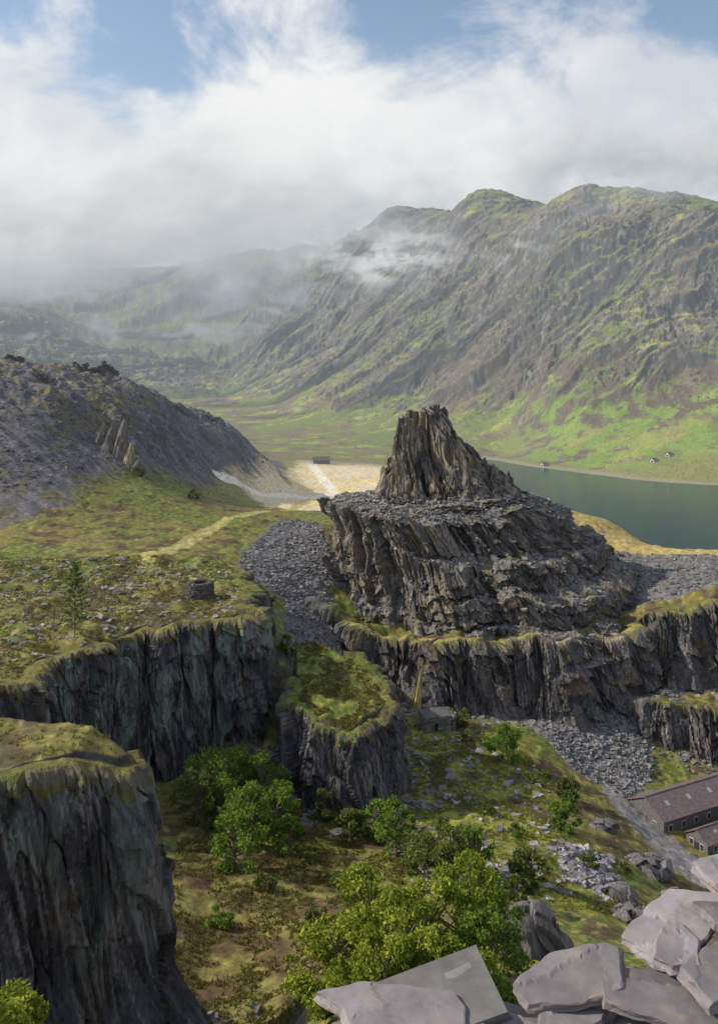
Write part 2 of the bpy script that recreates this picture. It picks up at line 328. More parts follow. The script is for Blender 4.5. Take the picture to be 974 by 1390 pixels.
def wall(name,path,topf,seed,batter=.12,step=.35,dz=.35,green=0,warm=.4,big=1.0,sign=1,sink=4,base=(.062,.056,.056),foot=0,moss=1.0,ledge=.2):
    seg=np.hypot(*np.diff(path,axis=0).T); cum=np.concatenate([[0],np.cumsum(seg)]); n=int(cum[-1]/step)
    s=np.linspace(0,cum[-1],n); px_=np.interp(s,cum,path[:,0]); py_=np.interp(s,cum,path[:,1])
    tx=np.gradient(px_); ty=np.gradient(py_); kw=41; kk=np.hanning(kw); kk/=kk.sum()
    tx=np.convolve(np.pad(tx,kw//2,'edge'),kk,'valid'); ty=np.convolve(np.pad(ty,kw//2,'edge'),kk,'valid'); l=np.hypot(tx,ty)
    nx=ty/l*sign; ny=-tx/l*sign
    ib,_,_=cells(s/4.5,s*0+.3,seed+21)
    zt=topf(px_,py_)+.15; drop=.5+1.6*ib+.8*fbm(s/3,s*0,3,seed); zb=base_h(px_+nx*6,py_+ny*6)-sink
    zb=np.minimum(zb,zt-2)
    H=zt-zb; nr=int(H.max()/dz)+1
    v=np.linspace(0,1,nr)[:,None]; S=np.repeat(s[None],nr,0); Zz=zt[None]-v*H[None]; dep=v*H[None]
    D=disp(S,Zz,seed,big,ledge)+batter*dep+foot*ss(.6,1,v)*np.ones_like(dep)
    D0=D[0]
    rows_=[]
    for f in (-4.,-1.5,0,.25,.5,.75,.92):
        if f<=0: o=f*np.ones(n); zz=zt-(.9 if f==-4 else 0)
        else: o=f*D0; zz=zt-drop*f*f*.8+.35*fbm((px_+nx*o)/1.8,(py_+ny*o)/1.8,3,96)
        rows_.append(np.stack([px_+nx*o,py_+ny*o,zz],1))
    top=np.array(rows_); nt_=len(rows_)
    Zz2=Zz-drop[None]*ss(6,0,dep)
    PX=px_[None]+nx[None]*D; PY=py_[None]+ny[None]*D
    Pm=np.concatenate([top,np.stack([PX,PY,Zz2],2)],0)
    Cc=rockcol(S,Zz,seed,green,warm,base)
    g=fbm(S/3,Zz/2,3,seed+40); NN=np.abs(gnormals(Pm)[...,2]); Nw=NN[nt_:]
    pc=paint(Pm[...,0],Pm[...,1],Pm[...,2],np.ones_like(Pm[...,2]))
    t_=(ss(.9,-.2,dep+2.4*g)*.85*moss)[...,None]; Cc=Cc*(1-t_)+pc[nt_:]*t_*.8
    Cc=mix(Cc,(.12,.12,.04),ss(.55,.85,Nw)*ss(-.1,.4,g)*.6)
    tc_=pc[:nt_]; rk=ss(.2,.9,np.array([0,0,0,.2,.5,.8,1.])[:,None]+.5*fbm(top[...,0]/3,top[...,1]/3,3,97)); tc_=mix(tc_,(.10,.095,.09),rk*.8)
    Cc=np.concatenate([tc_,Cc],0)
    return new_mesh(name,Pm,gridfaces(*Pm.shape[:2],flip=True),Cc,[M_cliff],False)
SL_=(.066,.066,.079)
wall('quarry_cliff',Af,zA,100,batter=.05,big=.7,green=.25,warm=.2,step=.2,dz=.25,foot=6,base=SL_,ledge=.1)
wall('quarry_cliff',Bf,zB,200,batter=.04,big=.8,green=.6,warm=.15,step=.27,dz=.3,base=SL_,ledge=.1)
wall('quarry_cliff',Cf,zC,300,batter=.09,big=.65,warm=.15,step=.25,dz=.3,base=SL_,ledge=.2)
wall('quarry_cliff',Df,zD,400,batter=.25,big=.85,warm=.35,step=.3,dz=.26,base=(.077,.074,.079),moss=.6,ledge=.7)
wall('quarry_cliff',Ef,zE,500,batter=.2,big=.8,warm=.3,step=.33,dz=.3,base=(.075,.072,.078),moss=.6,ledge=.5)
# ------------------------------------------------------------------ KNOLL
def knoll():
    nth=1600; th=np.linspace(0,2*np.pi,nth)
    key=np.radians([-180,-135,-90,-45,0,45,90,135,180])   # -90 faces the viewpoint; 180 west
    prof=[ #z , radii
     (130,[.5]*9),
     (129,[8,7,5,6,8,7,6,7,8]),
     (124,[11,10,8,9,11,10,9,10,11]),
     (116,[14,13,11,14,18,15,13,13,14]),
     (107,[18,16,14,20,26,22,17,17,18]),
     (99,[22,20,17,26,36,29,22,22,22]),
     (95,[28,27,25,36,47,39,30,30,28]),
     (91,[54,48,38,40,54,50,48,52,54]),
     (79,[55,49,41,43,56,56,51,53,55]),
     (77,[56,50,50,57,64,58,52,54,56]),
     (67,[57,52,52,59,68,64,54,55,57]),
     (65,[57,53,58,72,80,68,55,56,57]),
     (56,[57,55,59,74,83,73,58,57,57]),
     (54,[57,58,63,83,90,76,60,59,57]),
     (49,[58,60,65,85,94,80,64,64,58]),
     (43,[60,66,70,90,104,84,68,68,60])]
    zk=np.array([p[0] for p in prof],float); R=np.array([[np.interp(t if t<=np.pi else t-2*np.pi,key,p[1]) for t in th] for p in prof])
    kk=np.hanning(121); kk/=kk.sum(); R=np.array([np.convolve(np.concatenate([r[-61:-1],r,r[1:61]]),kk,'valid') for r in R])
    cxk=np.interp(zk,[43,88,97,131],[46,44,31,29]); cyk=np.interp(zk,[43,88,97,131],[404,402,397,396])
    Lk=np.concatenate([[0],np.cumsum(np.hypot(np.diff(zk)*1.4,np.diff(R.mean(1))))]); n=640
    q=np.linspace(0,Lk[-1],n); z=np.interp(q,Lk,zk)
    Rg=np.array([np.interp(q,Lk,R[:,i]) for i in range(nth)]).T
    cx=np.interp(q,Lk,cxk)[:,None]; cy=np.interp(q,Lk,cyk)[:,None]
    Zg=np.repeat(z[:,None],nth,1)
    crag=ss(93,98,Zg)
    TH=np.repeat(((th+np.pi*1.25)%(2*np.pi))[None],n,0); s=TH*(50-28*crag)
    tilt=s+.4*Zg
    steep=ss(2.2,.8,np.abs(np.gradient(Rg,axis=0)/(np.gradient(Zg,axis=0)-1e-6)))
    i0,_,_,F0=cells(tilt/12,Zg/60,701,True); i1,a1,b1,F1=cells(tilt/4.2,Zg/20,702,True); i2,_,_,F2=cells((s+.35*Zg)/1.4,Zg/6,703,True)
    rf=np.clip(Rg/20,.12,1)
    col=(5.5*(i0-.5)+2.6*(i1-.5)+1.1*(i2-.5)+5.0*F0+2.4*F1+.9*F2-.6*ss(.1,0,b1-a1))
    st=Zg/5.2+1.6*perlin(s/22,Zg/40,704)+.5*i1; fr=st-np.floor(st); str_=3.0*(.5-fr)
    thw=np.where(th>np.pi,th-2*np.pi,th)
    right=(ss(np.radians(-95),np.radians(-60),thw)*ss(np.radians(100),np.radians(60),thw))[None]*np.ones_like(s)
    low=ss(74,62,Zg)
    D=steep*(col*(1-.45*right*(1-crag))*(1-.3*crag)+str_*(.1+.7*np.maximum(right,low*.6))*(1-.8*crag))+rf*3.5*fbm(s/18,Zg/30,4,705)+.3*fbm(s/2.5,Zg/2.5,3,706)
    D*=np.clip(Rg/12,.05,1)
    Rr=np.maximum(Rg+D,.2)
    PX=cx+Rr*np.cos(th)[None]; PY=cy+Rr*np.sin(th)[None]
    i3,_,_=cells((PX+.35*Zg)/6.0,PY/6.0,707); i4,_,_=cells((PX+.35*Zg)/2.4,PY/2.4,710)
    wob=(1-crag)*ss(46,56,Zg)*(4.5*fbm(PX/35,PY/35,3,711)+2.5*(i0-.5)+1.5*(i3-.5)-.05*(PX-44))*ss(96,88,Zg)
    PZ=Zg+crag*(11*(i3-.5)+6*(i4-.5))*ss(93,104,Zg)+(1-crag)*1.2*(i4-.5)+ .8*fbm(PX/6,PY/6,4,708)+wob
    PX[:,-1]=PX[:,0];PY[:,-1]=PY[:,0];PZ[:,-1]=PZ[:,0]
    Pm=np.stack([PX,PY,PZ],2)
    C=rockcol(s,Zg,720,0.0,.5,(.10,.095,.095))
    C=mix(C,(.36,.30,.21),(crag*.7+.5*(1-right))*ss(-.1,.5,fbm((s+.3*Zg)/3,Zg/20,4,722))*.75)
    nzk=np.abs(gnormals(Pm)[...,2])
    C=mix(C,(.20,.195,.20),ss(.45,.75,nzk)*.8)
    g=fbm(PX/5,PY/5,4,723); C=mix(C,(.18,.17,.05),ss(.55,.85,nzk)*ss(.1,.5,g)*.8)
    C=C*(1+.3*fbm(s/1.5,Zg/1.5,3,724)[...,None])
    return new_mesh('rock_knoll',Pm,gridfaces(n,nth,flip=False),np.clip(C,.02,.6),[M_cliff],False),Pm,nzk
KO,KP,KN=knoll()
print('knoll',time.time()-T0)
# ------------------------------------------------------------------ scattered stones
CUBE=np.array([(-1,-1,-1),(1,-1,-1),(1,1,-1),(-1,1,-1),(-1,-1,1),(1,-1,1),(1,1,1),(-1,1,1)],float)
CF=np.array([(0,3,2,1),(4,5,6,7),(0,1,5,4),(1,2,6,5),(2,3,7,6),(3,0,4,7)])
def stones(name,pos,size,basec,var=.5,flatn=.45,tilt=1.3,mat=None,ang=None):
    n=len(pos); V=CUBE[None]*(1+.35*(rng.random((n,8,3))-.5)*2)
    sc=size[:,None]*np.stack([.6+.7*rng.random(n),.45+.5*rng.random(n),flatn*(.4+.7*rng.random(n))],1)*.5
    V=V*sc[:,None]
    a=rng.random(n)*6.283 if ang is None else ang; tl=(rng.random(n)-.5)*tilt; ca,sa=np.cos(a),np.sin(a); ct,st=np.cos(tl),np.sin(tl)
    x=V[...,0]; y=V[...,1]; z=V[...,2]
    y2=y*ct[:,None]-z*st[:,None]; z2=y*st[:,None]+z*ct[:,None]; x3=x*ca[:,None]-y2*sa[:,None]; y3=x*sa[:,None]+y2*ca[:,None]
    V=np.stack([x3,y3,z2],2)+pos[:,None]
    F=(CF[None]+8*np.arange(n)[:,None,None]).reshape(-1,4)
    c=np.array(basec)[None]*(1-var+2*var*rng.random((n,1)))*(1+.12*(rng.random((n,3))-.5)); c=np.repeat(c[:,None],8,1)
    return new_mesh(name,V.reshape(-1,3),F,c,[mat or M_scree],False)
def inpts(poly,n):
    poly=np.array(poly)
    lo=poly.min(0); hi=poly.max(0); x=lo[0]+(hi[0]-lo[0])*rng.random(n*3); y=lo[1]+(hi[1]-lo[1])*rng.random(n*3)
    m=sdf(poly,x,y)>0; x=x[m][:n]; y=y[m][:n]; return np.stack([x,y,height(x,y)],1)
def sz(n,lo,hi,p=3): return lo+(hi-lo)*rng.random(n)**p
q=inpts(px((325,370),(350,430),(385,490),(425,490),(445,420),(450,350),(470,300),(430,285),(395,300),(385,345),(330,350)),20000); stones('scree_rocks',q,sz(len(q),.4,1.9,5),(.155,.152,.163))
q=inpts(px((690,335),(880,340),(885,306),(850,280),(770,292),(725,312)),9000); stones('scree_rocks',q,sz(len(q),.4,2.3,5),(.165,.162,.172))
q=inpts(px((720,375),(760,475),(1000,405),(1230,395),(1230,364),(900,360)),8000); stones('scree_rocks',q,sz(len(q),.4,2.2,4),(.15,.147,.157))
q=inpts(px((-200,400),(60,470),(130,550),(225,620),(300,700),(352,810),(392,960),(200,900),(-200,800)),20000); stones('slate_waste_rocks',q,sz(len(q),.5,2.6,5),(.12,.117,.135))
q=inpts(px((550,300),(660,305),(720,285),(770,240),(900,200),(600,180),(520,215)),700); stones('boulders',q,sz(len(q),.4,2.6),(.22,.21,.22))
q=inpts(px((560,205),(700,205),(700,185),(560,185)),900); stones('boulders',q,sz(len(q),.5,2.2),(.25,.23,.25))
q=inpts(px((755,225),(830,228),(820,200),(760,205)),700); stones('boulders',q,sz(len(q),.5,2.2),(.24,.22,.25))
q=inpts(px((0,330),(330,330),(350,265),(0,225)),1500); stones('boulders',q,sz(len(q),.4,2.2),(.19,.185,.18))
m=(KN>.72)&(KP[...,2]>52)&(KP[...,2]<99)&(KP[...,1]<430); kp=KP[m]; kp=kp[rng.choice(len(kp),8000)]; stones('scree_rocks',kp+np.array([0,0,.15]),sz(len(kp),.4,2.2,4),(.19,.186,.192))
def talus(path,n,out,sign=1):
    k=rng.integers(0,len(path)-1,n); p=path[k]+(path[k+1]-path[k])*rng.random((n,1)); t=path[k+1]-path[k]; t=t/np.linalg.norm(t,axis=1,keepdims=True)
    o=5+out*rng.random(n)**1.5; x=p[:,0]+t[:,1]*o; y=p[:,1]-t[:,0]*o; return np.stack([x,y,height(x,y)],1)
q=np.vstack([talus(Cf,1200,12),talus(Df,6000,16),talus(Ef,1500,9),talus(Af,1500,14)]); stones('scree_rocks',q,sz(len(q),.4,2.6,4),(.15,.146,.15))
# ------------------------------------------------------------------ vegetation
def leafcloud(cen,rad,n,size,cols):
    k=rng.choice(len(cen),n,p=rad**2/np.sum(rad**2)); d=rng.normal(size=(n,3)); d/=np.linalg.norm(d,axis=1,keepdims=True)
    r=rad[k]*(rng.random(n)**.4)*(.75+.5*rng.random(n)); p=cen[k]+d*r[:,None]*np.array([1,1,.8])
    a=rng.normal(size=(n,3)); a/=np.linalg.norm(a,axis=1,keepdims=True); b=np.cross(a,rng.normal(size=(n,3))); b/=np.linalg.norm(b,axis=1,keepdims=True)
    s=(size*(.6+.8*rng.random(n)))[:,None]
    V=np.stack([p-a*s,p+b*s*.55,p+a*s,p-b*s*.55],1)
    F=np.arange(n*4).reshape(n,4)
    cl=np.array(cols); tone=rng.random(len(cen)); c=cl[0]*(1-tone[k])[:,None]+cl[1]*tone[k][:,None]; c=c*(.7+.6*rng.random((n,1))); c=np.repeat(c[:,None],4,1)
    return V.reshape(-1,3),F,c.reshape(-1,3)
def tube(a,b,r0,r1,k=6):
    a=np.array(a,float);b=np.array(b,float);d=b-a;d/=np.linalg.norm(d);u=np.cross(d,(0.3,.9,.1));u/=np.linalg.norm(u);v=np.cross(d,u)
    t=np.arange(k)*2*np.pi/k; ring=np.cos(t)[:,None]*u+np.sin(t)[:,None]*v
    V=np.vstack([a+ring*r0,b+ring*r1]); F=np.array([(i,(i+1)%k,(i+1)%k+k,i+k) for i in range(k)]); return V,F
M_bark=flat('bark',(.12,.10,.08),.9,.3,4)
def tree(name,x,y,h,w,cols,leaf=.35,n=3000,z=None,multi=1):
    z0=float(height(np.array([x]),np.array([y]))[0])-.3 if z is None else z
    Vs=[];Fs=[];Cs=[];Mi=[];o=0
    def add(V,F,c,mi):
        nonlocal o
        Vs.append(V);Fs.append(F+o);Cs.append(c if np.ndim(c)==2 else np.tile(c,(len(V),1)));Mi.append(np.full(len(F),mi));o+=len(V)
    cen=[];rad=[]
    top=np.array([x+rng.normal()*.05*h,y+rng.normal()*.05*h,z0+h*.8])
    prev=np.array([x,y,z0]); 
    for i in range(1,5):
        nx=np.array([x,y,z0])+(top-np.array([x,y,z0]))*i/4+rng.normal(size=3)*.02*h
        V,F=tube(prev,nx,.035*h*(1-.2*(i-1)),.035*h*(1-.2*i)); add(V,F,(.12,.10,.08),1); 
        prev=nx
    nl=int(18+h)
    for i in range(nl):
        f=.12+.88*rng.random(); env=math.sin(math.pi*min(1,max(0,(f-.02)/1.02))**.8)**.6
        a=rng.random()*6.283; r=w*.5*env*(.35+.75*rng.random()**.6)
        e=np.array([x+math.cos(a)*r,y+math.sin(a)*r,z0+h*f*.95])
        s=np.array([x,y,z0])+(top-np.array([x,y,z0]))*min(1,f*.75)
        V,F=tube(s,e,.012*h,.004*h,5); add(V,F,(.12,.10,.08),1)
        cen.append(e); rad.append(w*(.06+.13*rng.random()**1.3))
    V,F,c=leafcloud(np.array(cen),np.array(rad),n,leaf,cols); add(V,F,c,0)
    return new_mesh(name,np.vstack(Vs),np.vstack(Fs),np.vstack(Cs),[M_leaf,M_bark],False,np.concatenate(Mi))
G1=[(.09,.16,.03),(.20,.30,.055)]; G2=[(.16,.21,.028),(.32,.37,.06)]; G3=[(.085,.11,.038),(.16,.19,.055)]
T=[(285,232,16,16,G1),(318,240,14,12,G1),(355,236,15,13,G1),(380,224,13,10,G1),(335,212,15,13,G1),(318,200,13,12,G1),(268,222,14,12,G3),(300,222,12,10,G1),
(392,212,9,7,G1),(440,236,8,7,G3),(475,225,8,8,G3),(510,228,9,9,G1),(538,212,14,11,G1),(530,222,8,8,G3),(572,200,10,9,G3),(610,192,12,13,G3),(640,196,12,11,G1),
(685,278,11,11,G1),(766,238,9,8,G1),(768,262,6,8,G3),(718,196,8,8,G3),(622,300,8,7,G3),(640,290,5,8,G3),(390,292,8,5,G1),(735,268,4,7,G3),(700,182,7,6,G3),
(560,215,3,4,G3),(600,232,3,4,G3),(660,240,3,5,G3),(700,225,3,4,G1),(420,205,3,4,G3),(460,195,3,5,G3),(360,190,4,5,G3),(300,175,4,5,G1),(800,215,4,5,G3),(845,222,3,4,G3),(430,175,3,4,G3)]
for b,d,h,w,g in T:
    x,y=XY(b,d); tree('broadleaf_tree' if h>5 else 'gorse_bush',x,y,h,w,g,.34 if h>5 else .25,3200 if h>5 else 900)
for b,d,h,w in [(455,112,12,11),(500,118,16,11),(545,110,13,13),(590,116,14,11),(630,122,17,12),(665,112,10,11),(520,104,9,11),(610,106,9,10),(470,125,11,9),(650,132,17,11)]:
    x,y=XY(b,d); tree('birch_tree',x,y,h,w,G2 if rng.random()<.7 else G1,.27,6500)
for b,d,h,w in [(5,62,9,6),(45,64,6,5),(-30,60,10,7),(20,68,7,6)]:
    x,y=XY(b,d); tree('birch_tree',x,y,h,w,G2,.2,6000)
for b,d,h in [(478,342,7),(515,354,4.5),(488,354,4),(262,560,7),(143,600,9),(188,560,7),(825,440,5)]:
    x,y=XY(b,d); tree('hawthorn_bush',x,y,h,h*1.2,G3,.4,900)
def conifer(x,y,h):
    z0=float(height(np.array([x]),np.array([y]))[0])-.3; V,F=tube((x,y,z0),(x,y,z0+h),.22,.04,7); Vs=[V];Fs=[F];Cs=[np.tile((.11,.09,.07),(len(V),1))];Mi=[np.ones(len(F))];o=len(V)
    cen=[];rad=[]
    for i in range(60):
        f=.15+.83*(i/60); r=.27*h*(1-f)**.8*(.5+.6*rng.random())+.2; a=i*2.4+rng.random()
        e=np.array([x+math.cos(a)*r,y+math.sin(a)*r,z0+h*f+.3*r]); V,F=tube((x,y,z0+h*f),e,.07,.02,4); Vs.append(V);Fs.append(F+o);o+=len(V);Cs.append(np.tile((.11,.09,.07),(len(V),1)));Mi.append(np.ones(len(F)))
        for t in (.45,.75,1): cen.append(np.array([x,y,z0+h*f])*(1-t)+e*t); rad.append(.35+.25*rng.random())
    V,F,c=leafcloud(np.array(cen),np.array(rad),7500,.24,[(.13,.19,.07),(.24,.29,.11)]); Vs.append(V);Fs.append(F+o);Cs.append(c);Mi.append(np.zeros(len(F)))
    new_mesh('pine_tree',np.vstack(Vs),np.vstack(Fs),np.vstack(Cs),[M_leaf,M_bark],False,np.concatenate(Mi))
conifer(*XY(102,247),21)
def tufts(name,poly,n,s,cols,hmul=1.0):
    p=inpts(poly,n); keep=fbm(p[:,0]/9,p[:,1]/9,3,88)>-.25; p=p[keep]; n=len(p); k=7
    b=np.repeat(p,k,0)+rng.normal(size=(n*k,3))*np.array([s*.5,s*.5,0]); a=rng.random(n*k)*6.283; hh=s*(.5+rng.random(n*k))*hmul
    d=np.stack([np.cos(a),np.sin(a),0*a],1)*s*.28; lean=rng.normal(size=(n*k,3))*s*.25; lean[:,2]=0
    V=np.stack([b-d,b+d,b+lean+np.stack([0*a,0*a,hh],1)],1); V[:,:2,2]-=.1
    cl=np.array(cols); t=np.repeat(rng.random(n),k)[:,None]; c=(cl[0]*(1-t)+cl[1]*t)*(.7+.6*rng.random((n*k,1))); c=np.repeat(c[:,None],3,1)
    new_mesh(name,V.reshape(-1,3),np.arange(n*k*3).reshape(-1,3),c.reshape(-1,3),[M_grass],False)
tufts('heather',px((250,260),(480,262),(540,220),(560,180),(700,165),(700,130),(300,120),(220,150)),12000,.6,[(.13,.08,.04),(.18,.20,.05)],.7)
tufts('grass',px((550,300),(660,305),(720,285),(770,240),(930,190),(600,180),(520,215),(560,255)),9000,.5,[(.23,.23,.05),(.15,.20,.035)],.7)
tufts('heather',px((-150,335),(340,335),(350,265),(180,248),(-20,212),(-150,205)),12000,.6,[(.13,.09,.045),(.21,.21,.06)],.6)
tufts('heather',[tuple(v) for v in Cp],1800,.6,[(.14,.085,.05),(.18,.19,.055)],.7)
tufts('grass',[tuple(v) for v in Ap],1500,.4,[(.13,.14,.045),(.22,.21,.06)])
print('veg',time.time()-T0)
# ------------------------------------------------------------------ BUILDINGS
def empty(name,loc,rz):
    e=bpy.data.objects.new(name,None); e.location=loc; e.rotation_euler=(0,0,rz); bpy.context.scene.collection.objects.link(e); return e
def part(name,par,c,s,mat,bev=.03):
    bm=bmesh.new(); bmesh.ops.create_cube(bm,size=1); 
    for v in bm.verts: v.co=Vector((v.co.x*s[0]+c[0],v.co.y*s[1]+c[1],v.co.z*s[2]+c[2]))
    if bev: bmesh.ops.bevel(bm,geom=bm.edges[:],offset=bev,segments=1,affect='EDGES')
    me=bpy.data.meshes.new(name); bm.to_mesh(me); bm.free(); me.materials.append(mat); o=bpy.data.objects.new(name,me); bpy.context.scene.collection.objects.link(o); o.parent=par; return o
def poly(name,par,V,F,mat):
    me=bpy.data.meshes.new(name); me.from_pydata(V,[],F); me.materials.append(mat); o=bpy.data.objects.new(name,me); bpy.context.scene.collection.objects.link(o); o.parent=par; return o
M_roof=flat('purple_slate_roof',(.13,.095,.10),.7,.35,1.2); M_stone=flat('stone_wall',(.11,.105,.11),.9,.4,1.5); M_glass=flat('window_glass',(.03,.035,.04),.2); M_frame=flat('white_frame',(.6,.6,.58),.6,.1)
M_sky=flat('skylight_glass',(.28,.30,.31),.3,.1); M_white=flat('cabin_paint',(.62,.60,.54),.6,.1); M_tin=flat('tin_roof',(.3,.3,.31),.5,.2)
def shed(name,loc,rz,L,W,eave,ridge,nwin,sky=True,roof=None,wallm=None):
    e=empty(name,loc,rz); roof=roof or M_roof; wallm=wallm or M_stone
    V=[(0,-W/2,-3),(L,-W/2,-3),(L,W/2,-3),(0,W/2,-3),(0,-W/2,eave),(L,-W/2,eave),(L,W/2,eave),(0,W/2,eave),(0,0,ridge),(L,0,ridge)]
    poly('walls',e,V,[(0,1,5,4),(2,3,7,6),(3,0,4,8,7),(1,2,6,9,5)],wallm)
    o=.5;t=.25
    for sgn,nm in ((-1,'roof_front'),(1,'roof_back')):
        k=(ridge-eave)/(W/2); y1=sgn*(W/2+o); z1=eave-k*o
        V=[(-o,0,ridge+.05),(L+o,0,ridge+.05),(L+o,y1,z1+.05),(-o,y1,z1+.05),(-o,0,ridge+.05+t),(L+o,0,ridge+.05+t),(L+o,y1,z1+.05+t),(-o,y1,z1+.05+t)]
        poly(nm,e,V,[(0,1,2,3),(4,5,6,7),(0,1,5,4),(1,2,6,5),(2,3,7,6),(3,0,4,7)],roof)
        if sky:
            for i in range(int(L/9)):
                a=5+i*9; f0,f1=.35,.55
                V=[(a+dx,sgn*(W/2)*f,ridge-(ridge-eave)*f+.05+t+.06) for dx,f in ((0,f0),(1.3,f0),(1.3,f1),(0,f1))]; poly('skylight',e,V,[(0,1,2,3)],M_sky)
    part('ridge_tiles',e,(L/2,0,ridge+t+.08),(L+1,.5,.22),roof)
    for i in range(nwin):
        a=(i+.5)*L/nwin
        part('window_frame',e,(a,-W/2-.02,eave*.55),(1.5,.12,1.9),M_frame,.01); part('window_pane',e,(a,-W/2-.08,eave*.55),(1.25,.06,1.65),M_glass,0)
    for b_ in (-W/4,W/4): part('gable_window_frame',e,(-.02,b_,eave*.55),(.12,1.5,1.9),M_frame,.01); part('gable_window',e,(-.08,b_,eave*.55),(.06,1.3,1.7),M_glass,0)
    part('door',e,(-.06,0,1.3),(.15,1.6,2.6),M_glass,.01)
    return e
ax=math.atan2(19,38)
shed('slate_workshop',(88,272,14),ax,75,15,5.5,9.5,14)
shed('slate_workshop',(99,259.5,14),ax,50,8,3.6,6.2,8,True)
shed('site_cabin',(97,248,14.5),ax*.8,7,3,2.6,2.9,2,False,M_tin,M_white)
shed('site_cabin',(104,246,14.5),ax*.8,8,3,2.6,2.9,2,False,M_tin,M_white)
x,y=XY(425,1180); shed('stone_cottage',(x,y,float(base_h(np.array([x]),np.array([y]))[0])),.2,22,8,4,8,5,False)
for b,d in ((735,1245),(884,1190),(905,1205)):
    x,y=XY(b,d); shed('white_cottage',(x,y,float(height(np.array([x]),np.array([y]))[0])),.5,9,6,3,5.5,3,False,M_roof,M_white)
# stone hut
x,y=XY(592,298); z=float(height(np.array([x]),np.array([y]))[0]); e=empty('stone_hut',(x,y,z+.3),.25)
hv=[(-5,-3.6,-2),(5,-3.6,-2),(5,3.6,-2),(-5,3.6,-2),(-4.7,-3.3,4.6),(4.7,-3.3,4.6),(4.7,3.3,4.6),(-4.7,3.3,4.6)]
poly('walls',e,hv,[(0,1,5,4),(1,2,6,5),(2,3,7,6),(3,0,4,7)],M_wall)
poly('roof',e,[(-5.3,-3.9,4.4),(5.3,-3.9,4.4),(5.3,3.9,4.4),(-5.3,3.9,4.4),(-5.3,-3.9,4.8),(5.3,-3.9,4.8),(5.3,3.9,4.8),(-5.3,3.9,4.8),(-1.4,0,6.6),(1.4,0,6.6)],[(3,2,1,0),(0,1,5,4),(1,2,6,5),(2,3,7,6),(3,0,4,7),(4,5,9,8),(5,6,9),(6,7,8,9),(7,4,8)],M_stone)
part('doorway',e,(-1.5,-3.52,1.4),(1.3,.15,2.6),M_glass,.01); part('lintel',e,(-1.5,-3.6,2.85),(2,.3,.3),M_stone)
hq=[]
for k in range(16):
    for t in np.arange(-5,5.01,.8): hq.append((t,-3.62+k*.02,k*.33-.3))
    for t in np.arange(-3.6,3.7,.8):
        for sg in (-1,1): hq.append((sg*(5.0-k*.02),t,k*.33-.3))
hq=np.array(hq); hq=hq[~((np.abs(hq[:,0]+1.5)<.9)&(hq[:,1]<-3)&(hq[:,2]<2.7))]; ha=np.where(np.abs(hq[:,0])>4.5,math.pi/2,0.)
o_=stones('wall_stones',hq,np.full(len(hq),1.2),(.17,.165,.16),.4,.5,.1,None,ha); o_.parent=e
# round dry stone shelter
x,y=XY(272,287); z=float(height(np.array([x]),np.array([y]))[0]); hq=[];ha=[]
for k in range(13):
    for i in range(30):
        a=i/30*2*math.pi+k*.1; 
        if k>10 and rng.random()<.3: continue
        r=4.1-k*.03+rng.normal()*.06; hq.append((x+r*math.cos(a),y+r*math.sin(a)*.9,z-.2+k*.36)); ha.append(a+math.pi/2)
        hq.append((x+(r-.7)*math.cos(a),y+(r-.7)*math.sin(a)*.9,z-.2+k*.36)); ha.append(a+math.pi/2)
stones('stone_shelter',np.array(hq),np.full(len(hq),1.25),(.09,.085,.08),.4,.6,.15,None,np.array(ha))
# ruins on the crest
for b,d,n_,w_,hh_ in ((128,735,260,9,9),(150,740,160,6,6),(108,730,80,5,3.5),(245,800,120,8,5),(285,830,80,8,4),(60,640,60,6,3),(20,700,90,7,4)):
    x,y=XY(b,d); qx=x+rng.uniform(-1,1,n_)*w_; qy=y+rng.normal(size=n_)*1.5; prof_=hh_*(.35+.65*cells(qx/3.0,qx*0,5)[0]); qz=height(qx,qy)+rng.random(n_)*prof_; stones('ruined_stone_wall',np.stack([qx,qy,qz],1),sz(n_,1.2,3,1),(.09,.085,.09),.4,.7,.2)
# rock fins
def fin(name,x,y,z,h,w,col,seed):
    n=60;k=40; t=np.linspace(0,2*np.pi,k); v=np.linspace(0,1,n)[:,None]
    r=w*(1-v)**.55*(1+.5*(cells(np.cos(t)[None]*2+0*v,np.sin(t)[None]*2+v*2.5,seed)[0]-.5)); 
    PX=x+r*np.cos(t)*1.0+v*h*.12; PY=y+r*np.sin(t)*.6; PZ=z-1.5+(h+1.5)*v+0*t
    c=np.clip(np.array(col)*(.7+.8*cells(t[None]*3+0*v,v*6,seed+1)[0][...,None]),.02,.8)
    P_=np.stack([PX,PY,PZ],2); P_[:,-1]=P_[:,0]; new_mesh(name,P_,gridfaces(n,k),c,[M_cliff],False)
for b,d,h,w_,c in ((565,318,15,1.6,(.36,.30,.13)),(560,321,8,2,(.2,.18,.12)),(163,575,26,5,(.15,.135,.125)),(150,580,19,6,(.11,.105,.10)),(175,570,15,4,(.30,.26,.17)),(138,585,14,6,(.10,.095,.095)),(186,566,9,4,(.15,.135,.12))):
    x,y=XY(b,d); fin('rock_pinnacle',x,y,float(height(np.array([x]),np.array([y]))[0]),h,w_,c,int(b))
